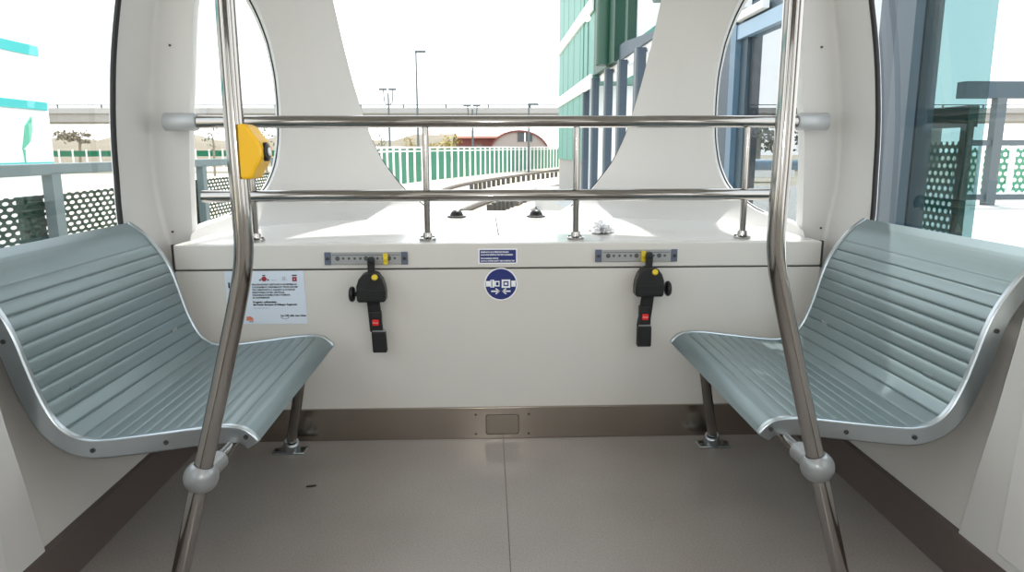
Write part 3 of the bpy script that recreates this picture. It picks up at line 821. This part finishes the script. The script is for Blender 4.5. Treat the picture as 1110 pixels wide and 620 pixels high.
# ---- guideway tracks
def track(lines, sleep, label):
    t = thing('guideway_track', tuple(at(*lines[0][0], 'z', GZ)), label, 'track', 'curved guideway tracks')
    for ln in lines:
        pts = smooth_poly([at(*q, 'z', GZ + .05) for q in ln], 2)
        MB().tube([(p.x, p.y, GZ + .10) for p in pts], .09, 6).build('rail', RAILD, t)
    ps, _ = resample(smooth_poly([at(*q, 'z', GZ) for q in sleep[0]], 2), sleep[1])
    for a, b in zip(ps, ps[1:]):
        d = (b - a); n = Vector((-d.y, d.x, 0)).normalized() * sleep[2]
        MB().prism([(a.x + d.x * u + n.x * w, a.y + d.y * u + n.y * w) for u, w in ((.1, -1), (.42, -1), (.42, 1), (.1, 1))], 'z', GZ, GZ + .38).build('sleeper', SLEEP, t)
    return t
track([[(470, 212), (487, 204), (520, 197), (560, 191), (606, 184.5)], [(560, 222), (575, 212), (590, 206), (606, 202)]], ([(510, 209), (530, 203), (560, 197.5), (606, 191.5)], 19, .06), 'outer curved track with dark sleepers nearest the green fence')
track([[(500, 231), (520, 222), (545, 214), (575, 208), (606, 204)], [(570, 236), (585, 226), (606, 219)]], ([(530, 236), (550, 226), (575, 217), (606, 211)], 15, .08), 'inner curved track with dark sleepers nearest the station wall')

# ---- distant buildings
BY = 150
def bx(px, py, y=BY): return at(px, py, 'y', y)
hl = thing('long_hall', tuple(bx(480, 175)), 'long low maroon hall with pale pink roof beyond the green fence', 'building')
a, b = bx(462, 170), bx(545, 148)
MB().box((a.x, BY, GZ), (b.x, BY + 20, b.z)).build('wall', MAROON, hl)
mb = MB(); e0, e1 = bx(455, 150), bx(548, 143)
mb.prism([(BY - .8, e0.z), (BY - .8, e0.z + .35), (BY + 10, e1.z + .6), (BY + 21, e0.z + .35), (BY + 21, e0.z)], 'x', e0.x, e1.x); mb.build('roof', PINKR, hl)
ar = thing('arched_hall', tuple(bx(565, 175, 140)), 'arched gable building with dark centre window beyond the fence', 'building')
c0, c1 = bx(531, 168, 140), bx(594, 168, 140); cxm = (c0.x + c1.x) / 2; rr = (c1.x - c0.x) / 2; zh = bx(562, 143, 140).z - c0.z
arc = [(cxm + rr * math.cos(math.pi * k / 20), c0.z + zh * math.sin(math.pi * k / 20)) for k in range(21)]
MB().prism([(c1.x, GZ)] + arc + [(c0.x, GZ)], 'y', 140, 141).build('gable', mat('gable_grey', (150, 142, 138), .9), ar)
arc2 = [(cxm + (rr + .35) * math.cos(math.pi * k / 20), c0.z + (zh + .35) * math.sin(math.pi * k / 20)) for k in range(21)]
MB().prism(arc2 + arc[::-1], 'y', 139.6, 149).build('roof', MAROON, ar)
w0, w1 = bx(561, 153.5, 140), bx(577, 143.5, 140)
wn = MB().box((w0.x, 139.85, w0.z), (w1.x, 140, w1.z)).build('window', DGLASS, ar)
MB().box(((w0.x + w1.x) / 2 - .12, 139.8, w0.z), ((w0.x + w1.x) / 2 + .12, 139.86, w1.z)).build('mullion', WHITEP, wn)

# ---- street lamps
def lamp(px, ptop, y, dbl, label):
    g = at(px, 200, 'y', y); top = at(px, ptop, 'y', y).z
    t = thing('street_lamp', (g.x, y, GZ), label, 'street lamp', 'street lamps beyond the fence')
    MB().tube([(g.x, y, GZ), (g.x, y, top)], [.11, .07], 8).build('pole', GREYST, t)
    k = y / F
    for s in ((1,) if not dbl else (-1, 1)):
        if dbl:
            MB().tube([(g.x, y, top - 1.0), (g.x + s * 4 * k, y, top - .8), (g.x + s * 5 * k, y, top + .3)], .05, 6).build('arm', GREYST, t)
            MB().box((g.x + s * 5 * k - 4.5 * k, y - .2, top + .25), (g.x + s * 5 * k + 3.5 * k, y + .2, top + .40)).build('lamp_head', GREYST, t)
        else:
            MB().box((g.x - 1 * k, y - .2, top), (g.x + 10 * k, y + .2, top + .16)).build('lamp_head', GREYST, t)
lamp(454.5, 57, 66, False, 'tall single-headed street lamp rising above the viaduct')
lamp(424, 101, 64, True, 'double-headed street lamp left of the tall single lamp')
lamp(513, 118.5, 68, True, 'small double-headed street lamp in the middle of the windscreen')
lamp(573, 114, 67, False, 'slim pale street lamp in front of the arched building')

# ---- trees
def tree(px, py, y, wpx, hpx, m, label, name='tree', n=260, dens=1.):
    c = at(px, py, 'y', y); k = y / F; rx, rz = wpx * k / 2, hpx * k / 2
    t = thing(name, (c.x, y, GZ), label, 'tree', 'trees beyond the tracks')
    MB().tube([(c.x, y, GZ), (c.x + .1 * rx, y, c.z - rz * .2), (c.x, y, c.z + rz * .4)], [.05 * rx + .06, .04 * rx + .05, .03], 6).build('trunk', BARK, t)
    mb = MB()
    cl = [Vector((random.uniform(-.7, .7), random.uniform(-.7, .7), random.uniform(-.6, .75))) for _ in range(9)]
    for _ in range(n):
        q = random.choice(cl) + Vector([random.gauss(0, .24) for _ in range(3)])
        p = Vector((c.x + q.x * rx, y + q.y * rx, c.z + q.z * rz)); s = rx * random.uniform(.07, .16)
        M = Matrix.Rotation(random.uniform(0, 6), 3, Vector([random.gauss(0, 1) for _ in range(3)]).normalized())
        mb.add([p + M @ Vector(v) for v in ((-s, 0, 0), (0, -s * .6, 0), (s, 0, 0), (0, s * .6, 0))], [(0, 1, 2, 3)])
    mb.build('foliage', m, t, recalc=False)
tree(492, 157, 100, 30, 17, YLEAF, 'wide yellowish bush in front of the long maroon hall')
tree(467, 160, 98, 16, 12, YLEAF, 'small yellowish bush left of the wide one before the hall')
tree(445, 155, 100, 16, 22, YLEAF, 'yellowish tree seen just left of the inner rail post')
tree(413, 152, 90, 14, 26, GLEAF, 'greyish tree at the edge of the left curved rib')
tree(518, 160, 110, 9, 10, GLEAF, 'little dark green shrub left of the arched building')
tree(230, 152, 60, 24, 34, GLEAF, 'sparse grey tree in the left oval window, left one', n=70)
tree(287, 152, 62, 24, 30, GLEAF, 'sparse grey tree in the left oval window beside the rib', n=70)
tree(84, 150, 90, 40, 14, DRYG, 'low dry brown bushes beneath the viaduct outside the left window')
tree(812, 140, 60, 34, 40, GLEAF, 'hazy green tree in the right oval window, left one', n=420)
tree(842, 146, 62, 44, 36, GLEAF, 'hazy green tree in the right oval window behind the pole', n=420)
tree(880, 140, 61, 40, 40, GLEAF, 'hazy green tree farther right, mostly behind the pillar', n=420)

# green far fence at left
lf_ = thing('green_barrier', tuple(at(90, 168, 'y', 80)), 'low green barrier below the hill outside the left window', 'fence')
a, b = at(-40, 170, 'y', 80), at(300, 163, 'y', 80)
MB().box((a.x, 80, a.z), (b.x, 80.2, b.z)).build('panel', GREENF, lf_)
for k in range(24): MB().box((a.x + (b.x - a.x) * k / 23 - .08, 79.9, GZ), (a.x + (b.x - a.x) * k / 23 + .08, 80, b.z + .15)).build('post', WHITEP, lf_)

# ---- station at right: green glass block
SX_ = 2.2
st = thing('station_block', (SX_, 19, GZ), 'station block clad in pale green glass with white bands', 'building')
MB().box((SX_, 17.4, .91), (SX_ + 1.4, 23.1, 9)).build('glass_cladding', CLAD, st)
MB().box((SX_ + .02, 15.75, 2.67), (SX_ + 1.4, 17.4, 9)).build('glass_cladding', CLAD, st)
MB().box((SX_ + .03, 17.4, GZ), (SX_ + 1.4, 23.05, .91)).build('plinth', CONC, st)
MB().box((SX_ + .14, 17.36, GZ), (SX_ + 1.4, 17.398, 2.66)).build('bright_gap_panel', WHITEP, st)  # white sheet added for the overexposed brightness between the fins
for z in (4.18, 2.62, 6.2): MB().box((SX_ - .05, 15.76, z - .14), (SX_, 23.1, z + .14)).build('white_band', WHITEP, st)
for y in (16.6, 17.9, 19.2, 20.5, 21.8): MB().box((SX_ - .004, y - .015, .93 if y > 17.5 else 2.75), (SX_ + .01, y + .02, 9)).build('seam', CLADL, st)

sf = thing('steel_structure', (SX_, 13, GZ), 'dark green steel structure with pale corrugated panels beside the station block', 'structure')
MB().box((SX_ + .02, 13.25, 2.72), (SX_ + .25, 15.72, 9)).build('dark_panel', GREEND, sf)
MB().tube([(SX_ - .03, 14.0, 2.74), (SX_ - .03, 14.0, 9)], .17, 16).build('tube_column', GREENT, sf)
cm = MB(); n = 26; ra = []; rb = []
for k in range(n * 2 + 1):
    y = 10.3 + 2.75 * k / (2 * n); dx = .03 if k % 2 else 0; ra.append((SX_ + .3 + dx, y, 3.03)); rb.append((SX_ + .3 + dx, y, 5.2))
cm.grid([ra, rb], False); cm.build('corrugated_panel', mat('corrugated_white', (206, 212, 214), .5), sf)
MB().box((SX_ + .15, 12.72, 2.9), (SX_ + .3, 12.95, 6)).build('upright', GREEND, sf)
MB().prism([(13.3, 2.72), (10.4, 2.72), (10.4, 2.80), (12.7, 2.98), (13.3, 2.98)], 'x', SX_ + .1, SX_ + .28).build('bottom_beam', BLUEDK, sf)
MB().prism([(11.5, 4.2), (11.75, 4.2), (10.6, 3.2), (10.35, 3.2)], 'x', SX_ + .1, SX_ + .25).build('brace', GREEND, sf)
MB().box((SX_ + .14, 9.8, 3.98), (SX_ + .18, 13.2, 4.06)).build('cable_bar', BLUEDK, sf)

for y, lb in ((17.2, 'farthest'), (15.75, 'second farthest'), (14.05, 'middle'), (12.65, 'second nearest'), (11.2, 'nearest')):
    t = thing('facade_fin', (SX_, y, GZ), lb + ' of the five grey-blue upright fins under the steel structure', 'fin', 'upright fins of the station')
    MB().box((SX_, y - .17, GZ), (SX_ + .12, y + .17, 2.66)).build('fin_face', BLUEST, t)
    MB().box((SX_ - .03, y - .17, GZ), (SX_, y - .04, 2.66)).build('fin_edge', GREYST, t)
fb = MB().box((SX_ + .14, 9.5, 2.60), (SX_ + .6, 15.7, 2.72))
tag(fb.build('canopy_edge', WHITEP), 'long white canopy edge resting on the five grey-blue fins', 'canopy')

# ---- platform door frame
df = thing('platform_door_frame', (SX_, 6.9, 0), 'blue-grey steel door frame in the right oval window', 'door frame')
MB().box((SX_, 6.72, GZ), (SX_ + .25, 7.45, 2.75)).build('column', BLUEST, df)
MB().box((SX_ - .03, 6.62, 0), (SX_ + .1, 6.76, 2.25)).build('jamb', mat('bluegrey_light', (88, 116, 136), .5, .1), df)
MB().box((SX_ + .02, 6.45, 0), (SX_ + .1, 6.62, 2.12)).build('inner_strip', BLUEDK, df)
MB().box((SX_ - .02, 4.3, 2.12), (SX_ + .12, 6.62, 2.24)).build('lintel', LBLUE, df)
MB().box((SX_ + .02, 4.3, 2.26), (SX_ + .2, 6.9, 2.40)).build('header_beam', BLUEDK, df)
MB().box((SX_ - .06, 5.95, 2.27), (SX_, 6.62, 2.33)).build('white_rail', WHITEP, df)
MB().box((SX_ - .05, 6.4, 2.36), (SX_ + .02, 7.2, 2.54)).build('white_box', WHITEP, df)
MB().box((SX_, 4.3, 2.52), (SX_ + .3, 7.3, 2.62)).build('upper_beam', GREYST, df)
MB().box((SX_ + .2, 6.3, 2.3), (SX_ + .3, 6.4, 2.7)).build('bracket', BLUEDK, df)
MB().box((SX_ + .04, 4.3, .05), (SX_ + .05, 6.46, 2.12)).build('glass_pane', PALEG, df)
p0, p1 = at(786, 179, 'y', 7.6), at(846, 179, 'y', 7.6)
bt_ = MB().tube([(p0.x, 7.6, p0.z), (p1.x + .4, 7.6, p0.z)], .055, 14).build('handrail_tube', LBLUE)
tag(bt_, 'pale blue horizontal tube seen through the right oval window', 'handrail')

sd = thing('platform_door_post', (SX_, 4.0, 0), 'wide blue-grey post just outside the right side window', 'post')
MB().box((SX_, 4.02, -.01), (SX_ + .14, 4.24, 2.9)).build('rear_face', BLUEST, sd)
MB().box((SX_ - .03, 3.84, -.01), (SX_ + .12, 4.015, 2.9)).build('front_face', mat('post_grey', (70, 85, 97), .5, .1), sd)
gp = thing('sliding_glass_door', (SX_, 3.55, 0), 'teal tinted glass door leaf outside the right side window', 'glass door')
MB().box((SX_ + .02, 3.30, .06), (SX_ + .032, 3.84, 2.6)).build('glass_pane', TEAL, gp)
MB().box((SX_ + .01, 3.3, 0), (SX_ + .045, 3.84, .06)).build('bottom_rail', GREYST, gp)
pp = thing('reflection_screen', (SX_ + .5, 4.1, 0), 'dark green perforated screen added behind the teal glass door as its mirrored mesh', 'screen')  # solid screen added in place of the railing mesh reflected in the door
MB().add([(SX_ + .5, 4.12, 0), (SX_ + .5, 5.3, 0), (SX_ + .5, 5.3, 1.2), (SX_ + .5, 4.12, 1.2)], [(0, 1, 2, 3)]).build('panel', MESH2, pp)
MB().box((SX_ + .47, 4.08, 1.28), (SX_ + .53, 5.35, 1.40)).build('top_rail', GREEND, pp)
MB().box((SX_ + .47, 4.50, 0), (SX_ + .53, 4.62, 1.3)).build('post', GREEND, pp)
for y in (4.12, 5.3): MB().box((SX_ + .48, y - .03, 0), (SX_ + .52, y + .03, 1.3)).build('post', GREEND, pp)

# ---- shelter and fence on the platform, car beyond
SHY = 15.
def sp(px, py): return at(px, py, 'y', SHY)
sh = thing('platform_shelter', (sp(1076, 200).x, SHY, 0), 'grey platform shelter beam on slim posts at the far right', 'shelter')
a, b = sp(1046, 106), sp(1180, 88)
MB().box((a.x, SHY, a.z), (b.x, SHY + .3, b.z)).build('roof_beam', BLUEDK, sh)
for q in (1076, 1150):
    c = sp(q, 200); MB().box((c.x - .1, SHY, -.01), (c.x + .1, SHY + .2, a.z)).build('post', GREYST, sh)
c0, c1 = sp(1046, 158), sp(1180, 156); MB().box((c0.x, SHY + .05, c0.z), (c1.x, SHY + .15, c0.z + .12)).build('middle_rail', GREYST, sh)
c0 = sp(1046, 214); MB().box((c0.x, SHY + .05, c0.z - .06), (c1.x, SHY + .15, c0.z + .06)).build('bottom_rail', GREYST, sh)
pf = thing('platform_fence', (12, 18, 0), 'pale green perforated fence behind the shelter at the far right', 'fence')
def fp_(px, py): return at(px, py, 'y', 18.)
a, b = fp_(1030, 209), fp_(1200, 160)
MB().add([(a.x, 18, a.z), (b.x, 18, a.z), (b.x, 18, b.z), (a.x, 18, b.z)], [(0, 1, 2, 3)]).build('panel', MESH3, pf)
for q in (1036, 1060, 1094, 1125): c = fp_(q, 180); MB().box((c.x - .06, 17.9, -.01), (c.x + .06, 17.98, b.z + .1)).build('post', WHITEP, pf)

ca = at(826, 205, 'y', 44); 
car = thing('parked_car', (ca.x, 44, GZ), 'small white car seen through the right oval window', 'car')
L_ = 2.0; zc = GZ
MB().prism([(ca.x - L_, zc + .3), (ca.x + L_, zc + .3), (ca.x + L_, zc + .75), (ca.x + L_ - .7, zc + .85), (ca.x + .7, zc + 1.4), (ca.x - .9, zc + 1.42), (ca.x - L_ + .3, zc + .9), (ca.x - L_, zc + .75)], 'y', 44, 45.6).build('body', WHITEP, car, bevel=.05)
MB().prism([(ca.x - 1.3, zc + .9), (ca.x + 1.1, zc + .9), (ca.x + .6, zc + 1.3), (ca.x - .8, zc + 1.32)], 'y', 43.97, 44.02).build('side_window', DGLASS, car)
for dx in (-1.2, 1.2): MB().lathe([(0, 0), (.3, 0), (.32, .03), (.32, .2), (0, .2)], (ca.x + dx, 44.15, zc + .32), (0, -1, 0), 18).build('wheel', BLACKR, car)

# ================================================================ LIGHT
w = bpy.data.worlds.new('sky'); sc.world = w; w.use_nodes = True
nt = w.node_tree; bg = nt.nodes['Background']
tc = nt.nodes.new('ShaderNodeTexCoord'); sp_ = nt.nodes.new('ShaderNodeSeparateXYZ'); rp = nt.nodes.new('ShaderNodeValToRGB')
nt.links.new(tc.outputs['Generated'], sp_.inputs[0]); nt.links.new(sp_.outputs[2], rp.inputs[0]); nt.links.new(rp.outputs[0], bg.inputs[0])
rp.color_ramp.elements[0].position = 0; rp.color_ramp.elements[0].color = (1, 1, 1, 1)
rp.color_ramp.elements[1].position = .9; rp.color_ramp.elements[1].color = (.80, .90, 1, 1)
bg.inputs[1].default_value = 2.6
su = bpy.data.lights.new('sun', 'SUN'); su.energy = 6; su.angle = math.radians(1.0); su.color = (1, .96, .9)
so = bpy.data.objects.new('sun', su); col.objects.link(so)
sd_ = Vector((.10, .43, .89)).normalized()      # towards the sun
so.rotation_euler = sd_.to_track_quat('Z', 'Y').to_euler()
al = bpy.data.lights.new('ceiling_fill', 'AREA'); al.shape = 'RECTANGLE'; al.size = 1.2; al.size_y = 2.0; al.energy = 7; al.color = (1, .96, .9)  # added fill light under the ceiling, no cabin lamp known there
ao = bpy.data.objects.new('ceiling_fill', al); col.objects.link(ao); ao.location = (0, .6, 2.26)

fl_ = bpy.data.lights.new('camera_flash', 'POINT'); fl_.energy = 18; fl_.shadow_soft_size = .03; fl_.color = (1, .98, .95)
fo = bpy.data.objects.new('camera_flash', fl_); col.objects.link(fo); fo.location = (CX + .03, -.02, CZ + .06)
sc.cycles.caustics_reflective = True; sc.cycles.caustics_refractive = False; sc.cycles.blur_glossy = .3
# ---- camera
cd = bpy.data.cameras.new('camera'); cd.sensor_width = 36; cd.sensor_fit = 'HORIZONTAL'; cd.lens = 36 * F / 1110
co = bpy.data.objects.new('camera', cd); col.objects.link(co)
M = Matrix((RT, UP, -FW)).transposed().to_4x4(); M.translation = EYE
co.matrix_world = M; cd.clip_start = .02; cd.clip_end = 1000
sc.camera = co
sc.view_settings.view_transform = 'Standard'; sc.view_settings.look = 'None'; sc.view_settings.exposure = 0
for o in PENDING:
    del o['_w']
